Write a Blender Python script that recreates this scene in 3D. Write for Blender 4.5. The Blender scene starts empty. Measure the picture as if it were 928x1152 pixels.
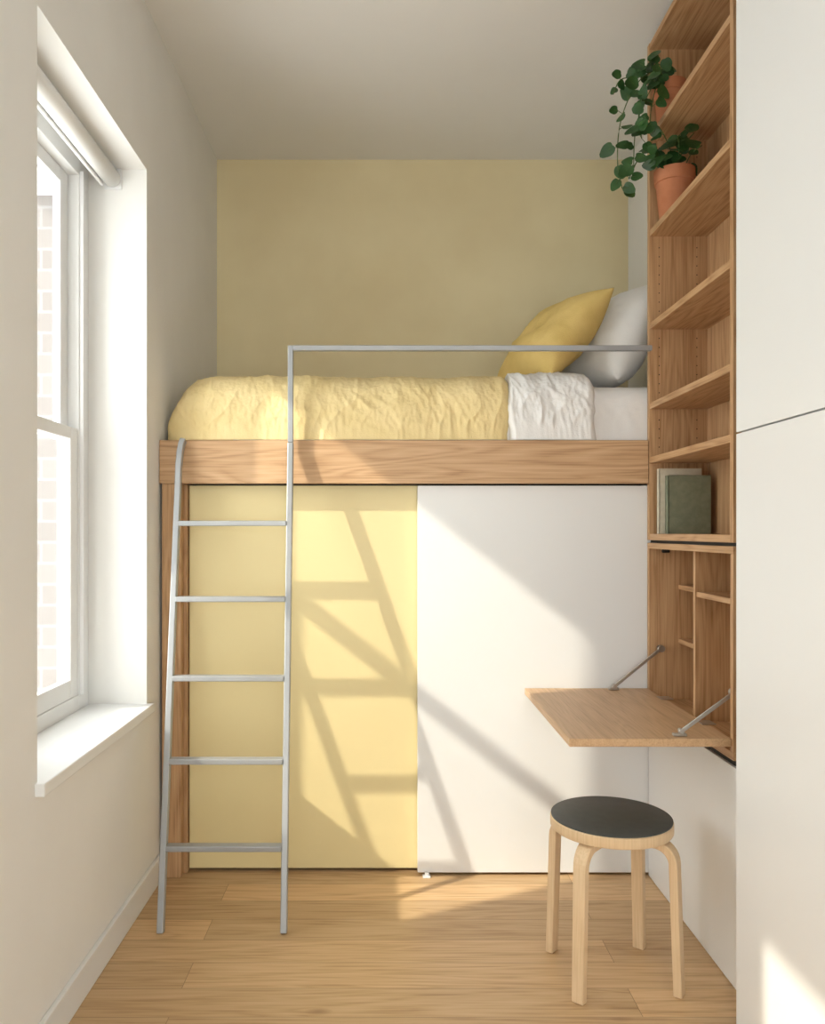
import bpy, bmesh, math, random
from mathutils import Vector, Matrix, noise
random.seed(7)
S=bpy.context.scene
COL=S.collection
S.view_settings.view_transform='Standard'

# ------------------------------------------------------------------ helpers
def link(o,parent=None):
    COL.objects.link(o)
    if parent: o.parent=parent
    return o
def empty(name):
    e=bpy.data.objects.new(name,None); e.empty_display_size=.1
    COL.objects.link(e); return e
def obj(name,verts,faces,mat=None,parent=None,smooth=False,bevel=0,seg=2,sub=0):
    me=bpy.data.meshes.new(name); me.from_pydata([tuple(v) for v in verts],[],faces); me.update()
    bm=bmesh.new(); bm.from_mesh(me); bmesh.ops.recalc_face_normals(bm,faces=bm.faces); bm.to_mesh(me); bm.free()
    if mat: me.materials.append(mat)
    if smooth:
        for p in me.polygons: p.use_smooth=True
    o=bpy.data.objects.new(name,me); link(o,parent)
    if bevel:
        m=o.modifiers.new('bevel','BEVEL'); m.width=bevel; m.segments=seg; m.limit_method='ANGLE'; m.harden_normals=False
    if sub:
        m=o.modifiers.new('sub','SUBSURF'); m.levels=sub; m.render_levels=sub
    return o
def boxgeo(b,V,F):
    x0,x1,y0,y1,z0,z1=b; n=len(V)
    V+= [(x0,y0,z0),(x1,y0,z0),(x1,y1,z0),(x0,y1,z0),(x0,y0,z1),(x1,y0,z1),(x1,y1,z1),(x0,y1,z1)]
    F+= [tuple(n+i for i in f) for f in [(0,3,2,1),(4,5,6,7),(0,1,5,4),(1,2,6,5),(2,3,7,6),(3,0,4,7)]]
def box(name,b,mat,parent=None,bevel=.0015):
    V=[];F=[];boxgeo(b,V,F); return obj(name,V,F,mat,parent,bevel=bevel)
def boxes(name,bs,mat,parent=None,bevel=0):
    V=[];F=[]
    for b in bs: boxgeo(b,V,F)
    return obj(name,V,F,mat,parent,bevel=bevel)
def sweep(name,pts,side,w,t,mat,parent=None,bevel=.002,w_end=None,t_end=None,smooth=False):
    pts=[Vector(p) for p in pts]; side=Vector(side).normalized(); V=[];F=[]
    n=len(pts)
    for i,p in enumerate(pts):
        a=pts[max(i-1,0)]; c=pts[min(i+1,n-1)]; T=(c-a).normalized()
        s=(side-T*side.dot(T)).normalized(); N=s.cross(T).normalized()
        f=i/(n-1); ww=w+(w_end-w)*f if w_end else w; tt=t+(t_end-t)*f if t_end else t
        for a1,b1 in ((-1,-1),(1,-1),(1,1),(-1,1)): V.append(p+s*a1*ww/2+N*b1*tt/2)
    for i in range(n-1):
        for k in range(4):
            F.append((i*4+k,i*4+(k+1)%4,(i+1)*4+(k+1)%4,(i+1)*4+k))
    F.append((3,2,1,0)); F.append(tuple((n-1)*4+k for k in range(4)))
    return obj(name,V,F,mat,parent,bevel=bevel,smooth=smooth)
def tubegeo(pts,r,V,F,n=6):
    pts=[Vector(p) for p in pts]; m=len(pts); base=len(V)
    for i,p in enumerate(pts):
        T=(pts[min(i+1,m-1)]-pts[max(i-1,0)]).normalized()
        a=T.orthogonal().normalized() if abs(T.z)>.99 else T.cross(Vector((0,0,1))).normalized()
        b=T.cross(a)
        for k in range(n):
            g=2*math.pi*k/n; V.append(p+a*math.cos(g)*r+b*math.sin(g)*r)
    for i in range(m-1):
        for k in range(n):
            F.append((base+i*n+k,base+i*n+(k+1)%n,base+(i+1)*n+(k+1)%n,base+(i+1)*n+k))
    F.append(tuple(base+k for k in range(n))[::-1]); F.append(tuple(base+(m-1)*n+k for k in range(n)))
def tube(name,pts,r,mat,parent=None,n=16):
    V=[];F=[];tubegeo(pts,r,V,F,n); o=obj(name,V,F,mat,parent)
    for p in o.data.polygons: p.use_smooth=len(p.vertices)==4
    return o
def lathe(name,prof,c,mat,parent=None,n=40,bevel=0):
    V=[];F=[];m=len(prof)
    for r,z in prof:
        for k in range(n):
            g=2*math.pi*k/n; V.append((c[0]+r*math.cos(g),c[1]+r*math.sin(g),c[2]+z))
    for i in range(m-1):
        for k in range(n):
            F.append((i*n+k,i*n+(k+1)%n,(i+1)*n+(k+1)%n,(i+1)*n+k))
    F.append(tuple(range(n))[::-1]); F.append(tuple((m-1)*n+k for k in range(n)))
    o=obj(name,V,F,mat,parent,bevel=bevel)
    for p in o.data.polygons: p.use_smooth=len(p.vertices)==4
    o.data.set_sharp_from_angle(angle=math.radians(35))
    return o

# ------------------------------------------------------------------ materials
def newmat(name):
    m=bpy.data.materials.new(name); m.use_nodes=True; nt=m.node_tree
    return m,nt,nt.nodes,nt.links,nt.nodes['Principled BSDF']
def noisy(name,c1,c2,rough=.6,scale=3,bump=.0,bscale=200,spec=.3,detail=4,metal=0,stretch=(1,1,1),bdist=.002):
    m,nt,N,L,P=newmat(name)
    tc=N.new('ShaderNodeTexCoord'); mp=N.new('ShaderNodeMapping'); mp.inputs['Scale'].default_value=stretch
    L.new(tc.outputs['Object'],mp.inputs['Vector'])
    nz=N.new('ShaderNodeTexNoise'); nz.inputs['Scale'].default_value=scale; nz.inputs['Detail'].default_value=detail
    L.new(mp.outputs[0],nz.inputs['Vector'])
    cr=N.new('ShaderNodeValToRGB'); cr.color_ramp.elements[0].position=.35; cr.color_ramp.elements[1].position=.65
    cr.color_ramp.elements[0].color=(*c1,1); cr.color_ramp.elements[1].color=(*c2,1)
    L.new(nz.outputs['Fac'],cr.inputs[0]); L.new(cr.outputs[0],P.inputs['Base Color'])
    P.inputs['Roughness'].default_value=rough; P.inputs['Specular IOR Level'].default_value=spec; P.inputs['Metallic'].default_value=metal
    if bump:
        n2=N.new('ShaderNodeTexNoise'); n2.inputs['Scale'].default_value=bscale; n2.inputs['Detail'].default_value=3
        L.new(mp.outputs[0],n2.inputs['Vector'])
        b=N.new('ShaderNodeBump'); b.inputs['Strength'].default_value=bump; b.inputs['Distance'].default_value=bdist
        L.new(n2.outputs['Fac'],b.inputs['Height']); L.new(b.outputs[0],P.inputs['Normal'])
    return m
def oak(name,axis,dark,mid,light,rough=.5,ring=.34):
    m,nt,N,L,P=newmat(name)
    tc=N.new('ShaderNodeTexCoord')
    def mapping(long,across):
        mp=N.new('ShaderNodeMapping'); s=[across]*3; s['xyz'.index(axis)]=long
        mp.inputs['Scale'].default_value=s; L.new(tc.outputs['Object'],mp.inputs['Vector']); return mp
    m1=mapping(.9,9); n1=N.new('ShaderNodeTexNoise'); n1.inputs['Scale'].default_value=1; n1.inputs['Detail'].default_value=2; n1.inputs['Distortion'].default_value=.4
    L.new(m1.outputs[0],n1.inputs['Vector'])
    mu=N.new('ShaderNodeMath'); mu.operation='MULTIPLY'; mu.inputs[1].default_value=12; L.new(n1.outputs['Fac'],mu.inputs[0])
    fr=N.new('ShaderNodeMath'); fr.operation='PINGPONG'; fr.inputs[1].default_value=.5; L.new(mu.outputs[0],fr.inputs[0])
    m2=mapping(5,210); n2=N.new('ShaderNodeTexNoise'); n2.inputs['Scale'].default_value=1; n2.inputs['Detail'].default_value=4
    L.new(m2.outputs[0],n2.inputs['Vector'])
    a=N.new('ShaderNodeMath'); a.operation='MULTIPLY_ADD'; a.inputs[1].default_value=ring; L.new(fr.outputs[0],a.inputs[0]); 
    b=N.new('ShaderNodeMath'); b.operation='MULTIPLY'; b.inputs[1].default_value=.8; L.new(n2.outputs['Fac'],b.inputs[0]); L.new(b.outputs[0],a.inputs[2])
    cr=N.new('ShaderNodeValToRGB'); e=cr.color_ramp.elements
    e[0].position=.25; e[0].color=(*dark,1); e[1].position=.75; e[1].color=(*light,1); k=e.new(.48); k.color=(*mid,1)
    L.new(a.outputs[0],cr.inputs[0]); L.new(cr.outputs[0],P.inputs['Base Color'])
    P.inputs['Roughness'].default_value=rough; P.inputs['Specular IOR Level'].default_value=.35
    bp=N.new('ShaderNodeBump'); bp.inputs['Strength'].default_value=.15; bp.inputs['Distance'].default_value=.001
    L.new(n2.outputs['Fac'],bp.inputs['Height']); L.new(bp.outputs[0],P.inputs['Normal'])
    return m
OD,OM,OL=(.34,.175,.075),(.51,.30,.15),(.61,.385,.21)
oakX=oak('oak_grain_x','x',(.38,.21,.10),(.56,.345,.185),(.66,.43,.25),ring=.5); oakY=oak('oak_grain_y','y',OD,OM,OL,ring=.42); oakZ=oak('oak_grain_z','z',OD,OM,OL,ring=.42)
oakDesk=oak('oak_desk','y',(.46,.28,.145),(.58,.37,.205),(.66,.44,.26),.42,ring=.28)
birch=oak('birch','z',(.66,.47,.28),(.74,.545,.34),(.79,.605,.39),.45,ring=.15)

def floor_mat():
    m,nt,N,L,P=newmat('oak_floor_planks')
    tc=N.new('ShaderNodeTexCoord'); mp=N.new('ShaderNodeMapping'); mp.inputs['Location'].default_value=(.55,.015,0)
    L.new(tc.outputs['Object'],mp.inputs['Vector'])
    br=N.new('ShaderNodeTexBrick'); br.inputs['Scale'].default_value=1; br.inputs['Brick Width'].default_value=1.9; br.inputs['Row Height'].default_value=.130
    br.inputs['Mortar Size'].default_value=.0009; br.inputs['Mortar Smooth'].default_value=.2; br.offset=.37; br.offset_frequency=2
    br.inputs['Color1'].default_value=(0,0,0,1); br.inputs['Color2'].default_value=(1,1,1,1); br.inputs['Mortar'].default_value=(.5,.5,.5,1)
    L.new(mp.outputs[0],br.inputs['Vector'])
    add=N.new('ShaderNodeVectorMath'); add.operation='MULTIPLY_ADD'; add.inputs[1].default_value=(7,3,5)
    L.new(br.outputs['Color'],add.inputs[0]); L.new(tc.outputs['Object'],add.inputs[2])
    m1=N.new('ShaderNodeMapping'); m1.inputs['Scale'].default_value=(.9,9,1); L.new(add.outputs[0],m1.inputs['Vector'])
    n1=N.new('ShaderNodeTexNoise'); n1.inputs['Scale'].default_value=1; n1.inputs['Detail'].default_value=3; n1.inputs['Distortion'].default_value=.6; L.new(m1.outputs[0],n1.inputs['Vector'])
    mu=N.new('ShaderNodeMath'); mu.operation='MULTIPLY'; mu.inputs[1].default_value=9; L.new(n1.outputs['Fac'],mu.inputs[0])
    pp=N.new('ShaderNodeMath'); pp.operation='PINGPONG'; pp.inputs[1].default_value=.5; L.new(mu.outputs[0],pp.inputs[0])
    m2=N.new('ShaderNodeMapping'); m2.inputs['Scale'].default_value=(4,130,1); L.new(add.outputs[0],m2.inputs['Vector'])
    n2=N.new('ShaderNodeTexNoise'); n2.inputs['Scale'].default_value=1; n2.inputs['Detail'].default_value=4; L.new(m2.outputs[0],n2.inputs['Vector'])
    a=N.new('ShaderNodeMath'); a.operation='MULTIPLY_ADD'; a.inputs[1].default_value=.40; L.new(pp.outputs[0],a.inputs[0])
    b=N.new('ShaderNodeMath'); b.operation='MULTIPLY'; b.inputs[1].default_value=.80; L.new(n2.outputs['Fac'],b.inputs[0]); L.new(b.outputs[0],a.inputs[2])
    cr=N.new('ShaderNodeValToRGB'); e=cr.color_ramp.elements
    e[0].position=.25; e[0].color=(.48,.285,.14,1); e[1].position=.75; e[1].color=(.74,.51,.29,1); k=e.new(.48); k.color=(.655,.43,.225,1)
    L.new(a.outputs[0],cr.inputs[0])
    hs=N.new('ShaderNodeHueSaturation'); L.new(cr.outputs[0],hs.inputs['Color'])
    mr=N.new('ShaderNodeMapRange'); mr.inputs['To Min'].default_value=.82; mr.inputs['To Max'].default_value=1.12; L.new(br.outputs['Color'],mr.inputs['Value']); L.new(mr.outputs[0],hs.inputs['Value'])
    vo=N.new('ShaderNodeTexVoronoi'); vo.inputs['Scale'].default_value=1; m3=N.new('ShaderNodeMapping'); m3.inputs['Scale'].default_value=(1.9,4.2,1); L.new(add.outputs[0],m3.inputs['Vector']); L.new(m3.outputs[0],vo.inputs['Vector'])
    kr=N.new('ShaderNodeMapRange'); kr.inputs['From Min'].default_value=.015; kr.inputs['From Max'].default_value=.075; kr.inputs['To Min'].default_value=.6; kr.inputs['To Max'].default_value=0; L.new(vo.outputs['Distance'],kr.inputs['Value'])
    mk=N.new('ShaderNodeMix'); mk.data_type='RGBA'; mk.inputs['B'].default_value=(.24,.12,.05,1); L.new(kr.outputs[0],mk.inputs['Factor']); L.new(hs.outputs[0],mk.inputs['A'])
    mx=N.new('ShaderNodeMix'); mx.data_type='RGBA'; mx.inputs['B'].default_value=(.30,.18,.09,1); L.new(br.outputs['Fac'],mx.inputs['Factor']); L.new(mk.outputs['Result'],mx.inputs['A'])
    L.new(mx.outputs['Result'],P.inputs['Base Color']); P.inputs['Roughness'].default_value=.42; P.inputs['Specular IOR Level'].default_value=.4
    bp=N.new('ShaderNodeBump'); bp.inputs['Strength'].default_value=.4; bp.inputs['Distance'].default_value=.002; bp.invert=True
    L.new(br.outputs['Fac'],bp.inputs['Height']); L.new(bp.outputs[0],P.inputs['Normal'])
    return m
plaster=noisy('white_plaster',(.84,.825,.795),(.87,.855,.825),.85,2.5,.12,60,.2)
ceilm=noisy('ceiling_paint',(.84,.82,.79),(.87,.85,.82),.85,1.5,.08,40,.2)
mustard=noisy('mustard_limewash',(.76,.645,.40),(.82,.71,.455),.8,2.2,.1,50,.2,detail=6)
white_paint=noisy('white_lacquer',(.83,.83,.825),(.84,.84,.835),.38,2,0,100,.4)
trimw=noisy('white_trim_paint',(.82,.82,.815),(.84,.84,.835),.4,2,0,100,.4)
yellow_paint=noisy('yellow_lacquer',(.79,.655,.345),(.81,.675,.36),.42,2,0,100,.4)
steel=noisy('grey_powdercoat_steel',(.36,.37,.38),(.39,.40,.41),.38,5,0,100,.5,metal=.3)
chrome=noisy('brushed_metal',(.50,.47,.43),(.57,.54,.50),.3,30,0,100,.5,metal=.9)
lino=noisy('black_linoleum',(.060,.066,.062),(.072,.078,.073),.45,40,0,100,.45)
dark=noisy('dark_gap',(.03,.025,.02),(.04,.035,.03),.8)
terra=noisy('terracotta',(.48,.18,.085),(.58,.24,.125),.8,12,.2,120,.2)
soil=noisy('soil',(.03,.02,.012),(.06,.04,.025),.95,60,.5,80,.1,bdist=.01)
leafm=noisy('leaf_green',(.016,.062,.012),(.036,.11,.024),.42,18,0,100,.5)
stemm=noisy('stem_green',(.06,.12,.03),(.10,.15,.05),.6)
linenY=noisy('yellow_linen',(.81,.64,.32),(.87,.70,.375),.9,9,.55,230,.15,detail=6)
linenP=noisy('mustard_linen',(.72,.52,.18),(.80,.59,.225),.9,9,.55,230,.15,detail=6)
linenW=noisy('white_linen',(.86,.85,.835),(.90,.89,.875),.9,9,.5,230,.15,detail=6)
sheetW=noisy('white_sheet',(.83,.82,.81),(.86,.85,.84),.9,6,.3,300,.15)
sage=noisy('sage_bookcloth',(.20,.215,.145),(.24,.255,.175),.75,60,.3,500,.2)
pale=noisy('cream_bookcloth',(.62,.56,.43),(.68,.62,.49),.75,60,.3,500,.2)
paper=noisy('book_pages',(.76,.71,.60),(.80,.75,.64),.9,3,.3,1,.1)
blindm=noisy('blind_fabric',(.80,.79,.76),(.83,.82,.79),.8,4,.2,400,.2)
def glass_mat():
    m,nt,N,L,P=newmat('window_glass'); N.remove(P)
    t=N.new('ShaderNodeBsdfTransparent'); t.inputs[0].default_value=(.96,.98,.975,1); g=N.new('ShaderNodeBsdfGlossy'); g.inputs['Roughness'].default_value=.02
    mx=N.new('ShaderNodeMixShader'); mx.inputs[0].default_value=.05
    L.new(t.outputs[0],mx.inputs[1]); L.new(g.outputs[0],mx.inputs[2]); L.new(mx.outputs[0],N['Material Output'].inputs[0]); return m
glassm=glass_mat()
def brick_mat():
    m,nt,N,L,P=newmat('brick')
    tc=N.new('ShaderNodeTexCoord'); mp=N.new('ShaderNodeMapping'); mp.inputs['Rotation'].default_value=(math.radians(-90),0,0)
    L.new(tc.outputs['Object'],mp.inputs['Vector'])
    br=N.new('ShaderNodeTexBrick'); br.inputs['Scale'].default_value=1; br.inputs['Brick Width'].default_value=.21; br.inputs['Row Height'].default_value=.07; br.inputs['Mortar Size'].default_value=.005
    br.inputs['Color1'].default_value=(.20,.178,.168,1); br.inputs['Color2'].default_value=(.225,.205,.195,1); br.inputs['Mortar'].default_value=(.25,.24,.235,1)
    L.new(mp.outputs[0],br.inputs['Vector']); L.new(br.outputs['Color'],P.inputs['Base Color']); P.inputs['Roughness'].default_value=.9
    P.inputs['Specular IOR Level'].default_value=.1
    return m
brickm=brick_mat()

# ------------------------------------------------------------------ room shell
XL,XR,YB,YR,ZC=-.805,1.145,3.88,-2.3,2.99
box('floor',(-1.2,1.30,YR-.15,YB+.12,-.12,0),floor_mat(),bevel=0)
box('ceiling',(-1.2,1.30,YR-.15,YB+.12,ZC,ZC+.12),ceilm,bevel=0)
O=[(1.884,2.743,.645,2.44),(.20,1.06,.645,2.44)]
ys=[YR]; segs=[]
for y0,y1,z0,z1 in sorted(O):
    segs.append((-1.2,XL,ys[-1],y0,0,ZC)); segs.append((-1.2,XL,y0,y1,0,z0)); segs.append((-1.2,XL,y0,y1,z1,ZC))
    segs.append((-1.2,-1.075,y0,y1,2.35,z1))
    ys.append(y1)
segs.append((-1.2,XL,ys[-1],YB,0,ZC))
boxes('wall_left',segs,plaster)
box('wall_back',(-1.2,1.30,YB,YB+.12,0,ZC),mustard,bevel=0)
box('wall_right',(XR,1.30,YR,YB,0,ZC),plaster,bevel=0)
boxes('wall_rear',[(-1.2,-.55,YR-.15,YR,0,ZC),(.95,1.30,YR-.15,YR,0,ZC),(-.55,.95,YR-.15,YR,0,.1),(-.55,.95,YR-.15,YR,2.45,ZC)],plaster)
box('baseboard_left',(XL,XL+.014,YR,2.885,0,.09),trimw,bevel=.003)
box('baseboard_right',(XR-.014,XR,YR,.25,0,.09),trimw,bevel=.003)

def sash_window(name,y0,y1,z0,z1,meet=1.54):
    e=empty(name); X0,X1=-1.072,-1.0; f=.085; s=.06
    boxes('frame',[(X0,X1,y0,y0+f,z0,z1),(X0,X1,y1-f,y1,z0,z1),(X0,X1,y0+f,y1-f,z1-.055,z1),(X0,X1,y0+f,y1-f,z0,z0+.05)],trimw,e,.002)
    boxes('stop_bead',[(X1-.002,X1+.012,y0+f-.02,y0+f-.006,z0+.05,z1-.04),(X1-.002,X1+.012,y1-f+.006,y1-f+.02,z0+.05,z1-.04)],trimw,e,.001)
    a,b=y0+f,y1-f
    def sash(nm,xa,xb,za,zb,bot,top):
        boxes(nm,[(xa,xb,a,a+s,za,zb),(xa,xb,b-s,b,za,zb),(xa,xb,a+s,b-s,za,za+bot),(xa,xb,a+s,b-s,zb-top,zb)],trimw,e,.003)
        xm=(xa+xb)/2; box(nm+'_glass',(xm-.002,xm+.002,a+s,b-s,za+bot,zb-top),glassm,e,0)
    sash('lower_sash',-1.03,-1.004,z0+.05,meet+.02,.06,.04)
    sash('upper_sash',-1.062,-1.036,meet-.02,z1-.055,.04,.045)
    box('inner_sill',(-1.0,XL+.022,y0-.012,y1+.018,z0-.028,z0+.003),trimw,e,.003)
    # brick reveal on the street side of the frame
    boxes('exterior_brick_jamb',[(-1.33,-1.0745,y1-.010,y1+.10,z0-.1,z1+.1),(-1.33,-1.2005,y0-.10,y0+.004,z0-.1,z1+.1)],brickm,e,0)
    return e
sash_window('window_1',*O[0])
sash_window('window_2',*O[1])
fill_win=empty('added_fill_window')  # invented opening behind the camera, added to let in sky fill
boxes('frame',[(-.55,-.49,YR-.1,YR-.03,.1,2.45),(.89,.95,YR-.1,YR-.03,.1,2.45),(.17,.23,YR-.1,YR-.03,.1,2.45),(-.55,.95,YR-.1,YR-.03,.1,.17),(-.55,.95,YR-.1,YR-.03,2.38,2.45)],trimw,fill_win,.002)
box('glass',(-.49,.89,YR-.068,YR-.064,.17,2.38),glassm,fill_win,0)
def blind(name,y0,y1,drop):
    e=empty(name); cx,cz=-.915,2.402
    tube('roll',[(cx,y0+.02,cz),(cx,y1-.02,cz)],.029,blindm,e,28)
    tube('roll_core',[(cx,y0+.008,cz),(cx,y1-.008,cz)],.012,trimw,e,12)
    boxes('brackets',[(cx-.03,cx+.028,y0+.001,y0+.008,cz-.03,2.439),(cx-.03,cx+.028,y1-.008,y1-.001,cz-.03,2.439)],trimw,e,.001)
    box('fabric',(cx-.030,cx-.028,y0+.03,y1-.03,drop,cz),blindm,e,0)
    box('hem_bar',(cx-.034,cx-.024,y0+.028,y1-.028,drop-.012,drop),trimw,e,.003)
blind('roller_blind',O[0][0],O[0][1],2.385)
blind('roller_blind.001',O[1][0],O[1][1],1.72)

# ------------------------------------------------------------------ loft bed + doors
lb=empty('loft_bed')
FX1=.925
box('front_fascia',(XL+.002,FX1,2.888,2.912,1.396,1.549),oakX,lb,.002)
box('end_panel',(XL+.010,-.727,2.892,2.93,.001,1.395),oakZ,lb,.0015)
box('end_return',(-.745,-.715,2.931,2.995,.001,1.395),oakZ,lb,.0015)
box('platform',(XL+.002,XR-.004,2.913,YB-.004,1.44,1.50),oakX,lb,.001)
box('mattress_rail_back',(XL+.002,XR-.004,YB-.03,YB-.004,1.40,1.44),oakX,lb,.001)
box('door_track',(-.71,FX1,2.913,2.99,1.394,1.438),dark,lb,0)
box('floor_plinth',(-.71,FX1,2.995,3.02,.001,.03),dark,lb,0)
d1=empty('sliding_closet_door'); box('panel',(-.712,.16,2.950,2.972,.012,1.392),yellow_paint,d1,.0015)
d2=empty('sliding_closet_door.001'); box('panel',(.110,.96,2.916,2.938,.010,1.390),white_paint,d2,.0015)
fg=empty('door_floor_guide'); 
box('plate',(.128,.155,2.890,2.914,.0,.005),trimw,fg,.001); box('pin',(.135,.15,2.900,2.912,.004,.016),trimw,fg,.002)

def ridge(p): return 1-2*abs(noise.noise(p))
def fabric_hump(name,x0,x1,y0,y1,z0,H,mat,rl=.12,rr=.03,n=5.,nu=260,nv=150,amp=1.,seed=0,edgewave=0,parent=None,vert=1.0,crink=1.0):
    V=[];F=[]
    for i in range(nu+1):
        u=i/nu; x=x0+(x1-x0)*u
        dl=x-x0; dr=x1-x
        e=1.
        if dl<rl: e=min(e,(max(0,1-((rl-dl)/rl)**2.4))**(1/2.4))
        if dr<rr: e=min(e,(max(0,1-((rr-dr)/rr)**2.4))**(1/2.4)*.5+.5)
        for j in range(nv+1):
            th=math.pi*(j/nv)**1.25
            c,s=math.cos(th),math.sin(th)
            cy=math.copysign(abs(c)**(2/n),c); sz=abs(s)**(2/n)
            ins=(1-e)*.10
            y=(y0+y1)/2-cy*((y1-y0)/2-ins)
            z=z0+H*sz
            if e<.999: z=z0+H*sz*(e if dl<rl else (.55+.45*e))
            xx=x
            if edgewave: xx+= edgewave*noise.noise(Vector((u*2+seed,z*9,y*5)))
            V.append(Vector((xx,y,z)))
    W=nv+1
    for i in range(nu):
        for j in range(nv):
            a=i*W+j; F.append((a,a+1,a+W+1,a+W))
    me=bpy.data.meshes.new(name); me.from_pydata([tuple(v) for v in V],[],F); me.update()
    bm=bmesh.new(); bm.from_mesh(me); bmesh.ops.recalc_face_normals(bm,faces=bm.faces); bm.normal_update(); bm.verts.ensure_lookup_table()
    cy_=Vector(((x0+x1)/2,(y0+y1)/2,z0))
    tot=sum(1 if v.normal.dot(v.co-cy_)>0 else -1 for v in bm.verts)
    if tot<0: bmesh.ops.reverse_faces(bm,faces=bm.faces); bm.normal_update()
    nrm=[v.normal.copy() for v in bm.verts]
    sd=Vector((seed*3.7,seed*1.3,seed*2.1))
    for v,nn in zip(bm.verts,nrm):
        p=v.co+sd; up=max(0,min(1,(v.co.z-z0)/.05))
        w=noise.noise_vector(p*3)*.10; p2=p+w
        w2=noise.noise_vector(p*9)*.035; p3=p2+w2
        q=Vector((p2.x*4.5*vert+p2.z*3,p2.y*3,p2.z*3.2-p2.x*1.0))
        qb=Vector((p3.x*11*vert-p3.z*5,p3.y*6,p3.z*8+p3.x*3))
        q3=Vector((p3.x*26*vert+p3.z*8,p3.y*10,p3.z*11))
        q4=Vector((p.x*75,p.y*35,p.z*40))
        h=.013*noise.noise(p*2.6)+.0060*(ridge(q)-.5)+crink*(.0040*(max(0,ridge(qb))**2-.35)+.0022*(ridge(q3)-.5)+.0016*noise.noise(q4)+.0007*noise.noise(p*110))
        h*=amp*(.4+.6*up)
        v.co+=nn*h
        if v.co.y<2.8885 and v.co.z<1.60: v.co.y=2.8885
        v.co.y=max(v.co.y,2.877)
        v.co.x=max(v.co.x,XL+.004)
        v.co.z=max(v.co.z,1.5505)
    bm.to_mesh(me); bm.free()
    for p in me.polygons: p.use_smooth=True
    me.materials.append(mat)
    o=bpy.data.objects.new(name,me); link(o,parent); return o
fabric_hump('mattress',-.56,XR-.006,2.918,YB-.085,1.502,.258,sheetW,rl=.03,rr=.02,n=9,nu=200,nv=120,amp=.35,seed=4,crink=1.5)
fabric_hump('yellow_duvet',XL+.008,.44,2.896,YB-.03,1.5515,.256,linenY,rl=.19,rr=.03,n=4.8,nu=560,nv=230,amp=1.1,seed=1,edgewave=.012,crink=1.1)
fabric_hump('white_folded_sheet',.425,.742,2.892,YB-.035,1.5515,.270,linenW,rl=.03,rr=.035,n=5.2,nu=180,nv=190,amp=1.0,seed=9,edgewave=.016,vert=1.1,crink=1.4)

def pillow(name,w,h,t,mat,loc,rot,seed=0,pinch=.07):
    n=80; V=[];F=[];idx={}
    for side in (1,-1):
        for i in range(n+1):
            for j in range(n+1):
                u=2*i/n-1; v=2*j/n-1
                edge=(i in(0,n) or j in(0,n))
                if side==-1 and edge: idx[(side,i,j)]=idx[(1,i,j)]; continue
                x=u*w/2*(1-pinch*(1-v*v)*abs(u)**3); y=v*h/2*(1-pinch*(1-u*u)*abs(v)**3)
                k=max(0,(1-abs(u)**2.6)*(1-abs(v)**2.6))**.55
                z=side*t/2*k
                p=Vector((x+seed,y,z*.6+side))
                if not edge:
                    z+=side*(.012*noise.noise(p*5)+.011*(ridge(p*6.5)-.5)*k+.005*(ridge(p*15)-.5)*k)*min(1,k*2)
                idx[(side,i,j)]=len(V); V.append(Vector((x,y,z)))
    for side in (1,-1):
        for i in range(n):
            for j in range(n):
                F.append((idx[(side,i,j)],idx[(side,i+1,j)],idx[(side,i+1,j+1)],idx[(side,i,j+1)]))
    o=obj(name,V,F,mat,None,smooth=True); o.location=loc; o.rotation_euler=rot
    return o
pillow('yellow_cushion',.44,.44,.19,linenP,(.645,3.22,1.972),(0,math.radians(-51),math.radians(22)),1)
pillow('white_pillow',.46,.54,.25,linenW,(.900,3.32,1.985),(0,math.radians(-58),math.radians(16)),5,.05)

# ------------------------------------------------------------------ ladder + guard rail
ld=empty('loft_ladder')
def lad_y(z): return 2.495+(2.862-2.495)*(z/1.53)
xl=lambda z:-.690-.034*(z/1.53); xr=lambda z:-.314-.022*(z/1.53)
pl=[(xl(z),lad_y(z),z) for z in (0.0015,.4,.8,1.2,1.38)]
pl+=[(-.7215,2.838,1.45),(-.7205,2.851,1.50),(-.718,2.863,1.53),(-.714,2.872,1.548)]
sweep('stile_left',pl,(1,0,0),.020,.026,steel,ld,.003)
pr=[(xr(z),lad_y(z),z) for z in (0.0015,.4,.8,1.2,1.47)]+[(-.336,2.862,1.535)]
sweep('stile_right',pr,(1,0,0),.020,.026,steel,ld,.003)
for k in range(5):
    z=.240+.2535*k; y=lad_y(z)
    box('rung_%d'%(k+1),(xl(z)+.009,xr(z)-.009,y-.017,y+.017,z-.009,z+.009),steel,ld,.003)
gr=empty('bed_guard_rail')
sweep('post',[(-.336,2.862,1.538),(-.336,2.862,1.876)],(1,0,0),.018,.022,steel,gr,.002)
sweep('top_rail',[(-.327,2.862,1.867),(.926,2.862,1.867)],(0,1,0),.022,.018,steel,gr,.002)

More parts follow.
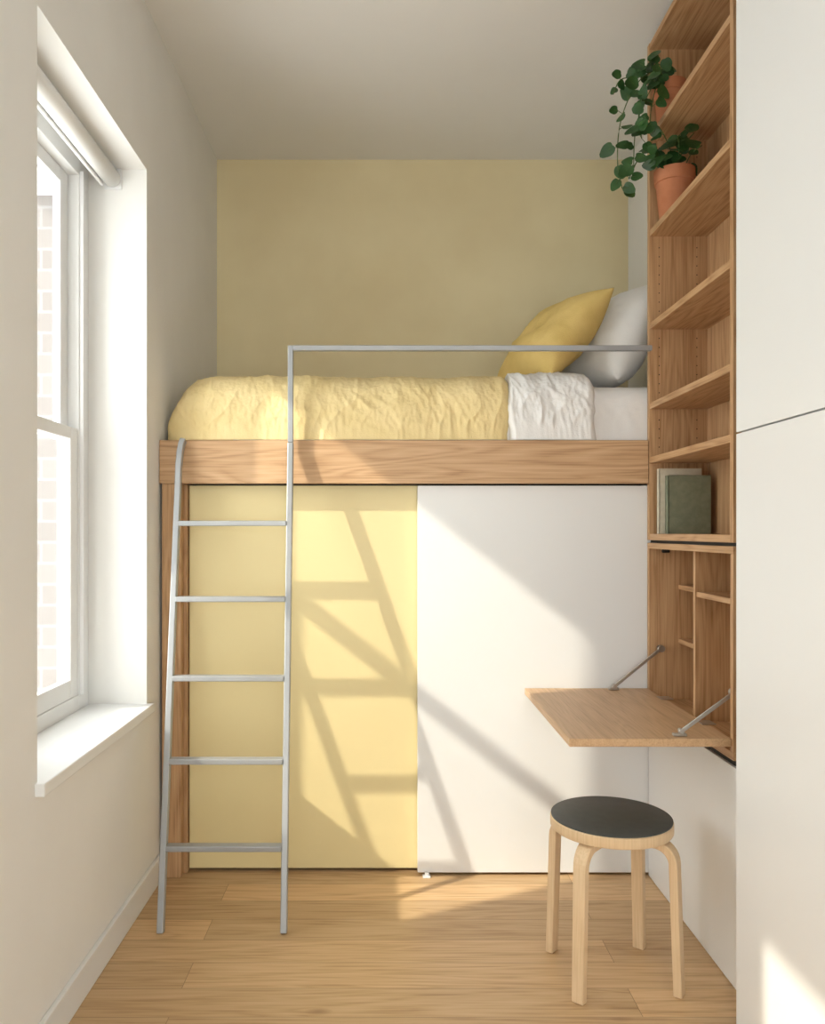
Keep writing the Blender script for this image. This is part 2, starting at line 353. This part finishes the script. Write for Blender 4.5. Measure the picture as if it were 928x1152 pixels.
# ------------------------------------------------------------------ bookcase
BX,BK=.927,1.140; BY0,BY1=2.188,2.910
bc=empty('tall_bookshelf')
box('side_far',(BX,BK,BY1-.022,BY1,1.196,2.95),oakZ,bc,.001)
box('side_near',(BX,BK,BY0,BY0+.022,1.196,2.95),oakZ,bc,.001)
box('back_panel',(BK-.008,BK,BY0+.022,BY1-.022,1.196,2.95),oakZ,bc,0)
shz=[1.196,1.467,1.658,1.94,2.268,2.605,2.928]
for i,z in enumerate(shz):
    box('shelf_%d'%(i+1),(BX+.002,BK-.008,BY0+.022,BY1-.022,z,z+.022),oakY,bc,.001)
V=[];F=[]
for zz in [1.30+.032*k for k in range(50)]:
    if any(abs(zz-(s+.011))<.03 for s in shz): continue
    for xx in (BX+.035,BK-.045):
        b=len(V)
        for k in range(8):
            g=2*math.pi*k/8; V.append((xx+.0022*math.cos(g),BY1-.0225,zz+.0022*math.sin(g)))
        F.append(tuple(range(b,b+8)))
obj('pin_holes',V,F,dark,bc)

# ------------------------------------------------------------------ fold-down desk cabinet
fd=empty('fold_down_desk'); DZ0,DZ1=.612,1.186
box('top',(BX,BK,BY0,BY1,DZ1-.02,DZ1),oakY,fd,.001)
box('bottom',(BX,BK,BY0,BY1,DZ0,DZ0+.022),oakY,fd,.001)
box('side_far',(BX,BK,BY1-.02,BY1,DZ0+.022,DZ1-.02),oakZ,fd,.001)
box('side_near',(BX,BK,BY0,BY0+.02,DZ0+.022,DZ1-.02),oakZ,fd,.001)
box('back',(BK-.008,BK,BY0+.02,BY1-.02,DZ0+.022,DZ1-.02),oakZ,fd,0)
box('divider',(.962,BK-.008,2.55,2.568,DZ0+.022,DZ1-.02),oakZ,fd,.001)
box('pigeon_shelf_1',(.966,BK-.008,BY0+.02,2.55,1.022,1.038),oakY,fd,.001)
box('pigeon_shelf_2',(1.03,BK-.008,2.568,BY1-.02,1.022,1.038),oakY,fd,.001)
box('pigeon_shelf_3',(1.03,BK-.008,2.568,BY1-.02,.832,.848),oakY,fd,.001)
box('flap',(.490,BX-.001,BY0+.006,BY1-.006,.648,.670),oakDesk,fd,.002)
boxes('flap_hinges',[(BX-.02,BX+.02,2.35,2.40,.6705,.673),(BX-.02,BX+.02,2.70,2.75,.6705,.673)],chrome,fd,.0005)
def stay(nm,y,a,b,c):
    sweep(nm+'_arm',[(a,y,.682),(b,y,c)],(0,1,0),.004,.011,chrome,fd,.001)
    box(nm+'_foot',(a-.022,a+.014,y-.009,y+.009,.6705,.678),chrome,fd,.002)
    tube(nm+'_pivot',[(a,y-.008,.684),(a,y+.008,.684)],.007,chrome,fd,16)
    tube(nm+'_knob',[(b,y-.010,c),(b,y+.012,c)],.012,chrome,fd,20)
stay('stay_far',2.872,.800,.963,.815)
stay('stay_near',2.224,.800,.945,.788)
tube('magnet_catch',[(.96,BY1-.06,DZ1-.028),(.985,BY1-.06,DZ1-.028)],.006,dark,fd,12)
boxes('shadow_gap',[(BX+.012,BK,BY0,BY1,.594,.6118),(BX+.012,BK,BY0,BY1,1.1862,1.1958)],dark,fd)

# ------------------------------------------------------------------ low white panel + tall cabinet
lc=empty('low_storage_cabinet')
box('front_panel',(.932,.95,2.035,2.913,.002,.593),white_paint,lc,.0015)
box('carcass',(.951,BK,2.035,2.913,.002,.592),white_paint,lc,0)
wc=empty('tall_white_wardrobe')
box('carcass',(.882,BK,.30,2.011,.002,ZC-.012),trimw,wc,0)
for i,(a,b) in enumerate([(1.440,2.013),(.872,1.436),(.304,.868)]):
    box('lower_door_%d'%(i+1),(.860,.880,a,b,.004,1.466),white_paint,wc,.001)
    box('upper_door_%d'%(i+1),(.860,.880,a,b,1.470,ZC-.012),white_paint,wc,.001)

# ------------------------------------------------------------------ books
bk=empty('shelf_books')
def book(nm,x0,x1,y0,y1,z0,z1,cover):
    boxes(nm+'_cover',[(x0,x1,y0,y0+.003,z0,z1),(x0,x1,y1-.003,y1,z0,z1),(x0,x0+.003,y0,y1,z0,z1)],cover,bk,.0006)
    box(nm+'_pages',(x0+.003,x1-.004,y0+.003,y1-.003,z0+.003,z1-.004),paper,bk,0)
z=1.2185
book('cream_book',.943,1.090,2.830,2.856,z,z+.226,pale)
book('sage_book',.962,1.108,2.794,2.826,z,z+.200,sage)

# ------------------------------------------------------------------ stool
st=empty('round_stool'); sc=(.622,2.268)
lathe('seat',[(.150,.404),(.163,.406),(.1655,.410),(.1655,.4325),(.163,.4355),(.15,.436)],(sc[0],sc[1],0),birch,st,64)
lathe('seat_top',[(.1605,.4355),(.1635,.4365),(.1635,.4395),(.1615,.4405)],(sc[0],sc[1],0),lino,st,64)
for k in range(4):
    g=math.radians(-131+90*k+(5 if k==1 else 0)); rd=Vector((math.cos(g),math.sin(g),0)); sd=Vector((-math.sin(g),math.cos(g),0))
    P0=Vector((sc[0],sc[1],0)); pts=[]
    pts.append(P0+rd*.075+Vector((0,0,.3925)))
    pts.append(P0+rd*.115+Vector((0,0,.3925)))
    R=.048; cr_=.126; cz=.3925-R
    for q in range(0,9):
        a=math.radians(90-q*10.8); pts.append(P0+rd*(cr_+R*math.cos(a))+Vector((0,0,cz+R*math.sin(a))))
    for zz in (.25,.15,.0015): pts.append(P0+rd*(cr_+R+.012*(1-zz/.34))+Vector((0,0,zz)))
    sweep('leg_%d'%(k+1),pts,sd,.044,.023,birch,st,.003,w_end=.034)

# ------------------------------------------------------------------ plants
def leaf(V,F,c,nrm,up,r):
    nrm=nrm.normalized(); t=(up-nrm*up.dot(nrm)).normalized(); s=nrm.cross(t)
    b=len(V); V.append(c-nrm*.12*r)
    n=20
    for k in range(n):
        g=2*math.pi*k/n; cg=math.cos(g)
        rr=r*(1+.38*max(0,cg)**8-.28*max(0,-cg)**10)
        V.append(c+t*cg*rr*1.0+s*math.sin(g)*rr*.88+nrm*.10*r*math.cos(2*g))
    for k in range(n): F.append((b,b+1+k,b+1+(k+1)%n))
def bez(ps,n=14):
    out=[]
    m=len(ps)
    ps=[Vector(p) for p in ps]
    for i in range(m-1):
        p0=ps[max(i-1,0)];p1=ps[i];p2=ps[i+1];p3=ps[min(i+2,m-1)]
        for k in range(n):
            t=k/n; out.append(.5*((2*p1)+(p2-p0)*t+(2*p0-5*p1+4*p2-p3)*t*t+(3*p1-p0-3*p2+p3)*t**3))
    out.append(ps[-1]); return out
def plant(name,c,z0,h,r,stems,lr=.019,dens=5):
    e=empty(name)
    lathe('pot',[(r*.70,0),(r*.74,.002),(r*.93,h*.74),(r,h*.75),(r*1.02,h*.78),(r*1.03,h),(r*.92,h),(r*.90,h*.88)],(c[0],c[1],z0),terra,e,40)
    lathe('soil',[(r*.88,h*.84),(r*.89,h*.885)],(c[0],c[1],z0),soil,e,24)
    SV=[];SF=[];LV=[];LF=[]
    for st_ in stems:
        pts=bez(st_,8); tubegeo(pts,.0018,SV,SF,5)
        for i in range(dens,len(pts),dens):
            for sgn in (random.choice((1,-1)),) if random.random()<.6 else (1,-1):
                p=pts[i]
                out=Vector((random.uniform(-1,.7),random.uniform(-1,.5),random.uniform(-.3,.7))).normalized()
                q=p+out*random.uniform(.018,.038)
                q.y=min(q.y,2.852)
                tubegeo([p,(p+q)/2+Vector((0,0,.003)),q],.0010,SV,SF,4)
                nr=Vector((random.uniform(-.9,.3),-random.uniform(.5,1),random.uniform(-.3,.8)))
                leaf(LV,LF,q,nr,out+Vector((0,0,-.7)),lr*random.uniform(.7,1.2))
    obj('stems',SV,SF,stemm,e,smooth=True); obj('leaves',LV,LF,leafm,e,smooth=True)
    return e
c1=(.985,2.80); z1=2.2905; t1=z1+.15
plant('potted_trailing_plant',c1,z1,.168,.066,[
 [(c1[0],c1[1],t1),(.96,2.77,t1+.08),(.90,2.74,t1+.15),(.84,2.74,t1+.12)],
 [(c1[0]-.02,c1[1],t1),(.93,2.79,t1+.06),(.87,2.78,t1+.07),(.82,2.77,t1-.02)],
 [(c1[0]+.01,c1[1],t1),(1.0,2.76,t1+.08),(1.02,2.72,t1+.11)],
 [(c1[0]+.02,c1[1]-.01,t1),(1.02,2.75,t1+.05),(1.04,2.70,t1+.06)],
 [(c1[0],c1[1]-.02,t1),(.98,2.74,t1+.06),(.96,2.70,t1+.09)],
 [(c1[0]-.03,c1[1],t1),(.94,2.77,t1+.04),(.90,2.76,t1+.01)],
 [(c1[0]+.01,c1[1]+.02,t1),(.99,2.80,t1+.06),(1.01,2.79,t1+.10)]],.024,4)
c2=(.975,2.82); z2=2.6275; t2=z2+.125
plant('potted_trailing_plant.001',c2,z2,.14,.055,[
 [(c2[0],c2[1],t2),(.93,2.80,t2+.05),(.87,2.79,t2+.02),(.82,2.78,t2-.06),(.79,2.78,t2-.16),(.785,2.78,t2-.28),(.80,2.78,t2-.36)],
 [(c2[0],c2[1]-.02,t2),(.92,2.77,t2+.03),(.87,2.76,t2-.03),(.85,2.76,t2-.12),(.86,2.76,t2-.20)],
 [(c2[0]-.01,c2[1]+.01,t2),(.92,2.82,t2+.04),(.86,2.82,t2+.04),(.80,2.80,t2+.02),(.775,2.80,t2-.03)],
 [(c2[0],c2[1],t2),(.95,2.79,t2+.05),(.90,2.78,t2+.07),(.88,2.78,t2+.05)],
 [(c2[0]-.02,c2[1]-.02,t2),(.92,2.77,t2),(.89,2.75,t2-.10),(.885,2.75,t2-.18)],
 [(c2[0]-.02,c2[1]-.01,t2),(.90,2.76,t2-.02),(.84,2.75,t2-.16),(.83,2.75,t2-.30)]],.022,4)

# ------------------------------------------------------------------ lights
sun=bpy.data.lights.new('sun','SUN'); sun.energy=4.6; sun.angle=math.radians(1.2); sun.color=(1,.90,.76)
so=bpy.data.objects.new('sun',sun); COL.objects.link(so); so.location=(-6,-2,6)
so.rotation_euler=Vector((1,.5,-.785)).to_track_quat('-Z','Y').to_euler()
def portal(name,loc,direction,sx,sy):
    l=bpy.data.lights.new(name,'AREA'); l.shape='RECTANGLE'; l.size=sx; l.size_y=sy; l.cycles.is_portal=True
    o=bpy.data.objects.new(name,l); COL.objects.link(o); o.location=loc; o.rotation_euler=Vector(direction).to_track_quat('-Z','Z').to_euler()
portal('portal_1',(-1.1,2.31,1.54),(1,0,0),.9,1.9)
portal('portal_2',(-1.1,.63,1.54),(1,0,0),.9,1.9)
portal('portal_3',(.2,YR-.12,1.27),(0,1,0),1.5,2.4)  # sky sampling for the added rear fill opening
w=bpy.data.worlds.new('sky'); S.world=w; w.use_nodes=True
bg=w.node_tree.nodes['Background']; bg.inputs[0].default_value=(.965,.97,.97,1); bg.inputs[1].default_value=7.1

# ------------------------------------------------------------------ camera
cam=bpy.data.cameras.new('camera'); co=bpy.data.objects.new('camera',cam); COL.objects.link(co)
co.location=(0,0,1.226); co.rotation_euler=(math.radians(90),0,0)
cam.sensor_width=36; cam.sensor_fit='AUTO'; cam.lens=920/1152*36
cam.shift_x=29/1152; cam.shift_y=22/1152; cam.clip_start=.02
S.camera=co
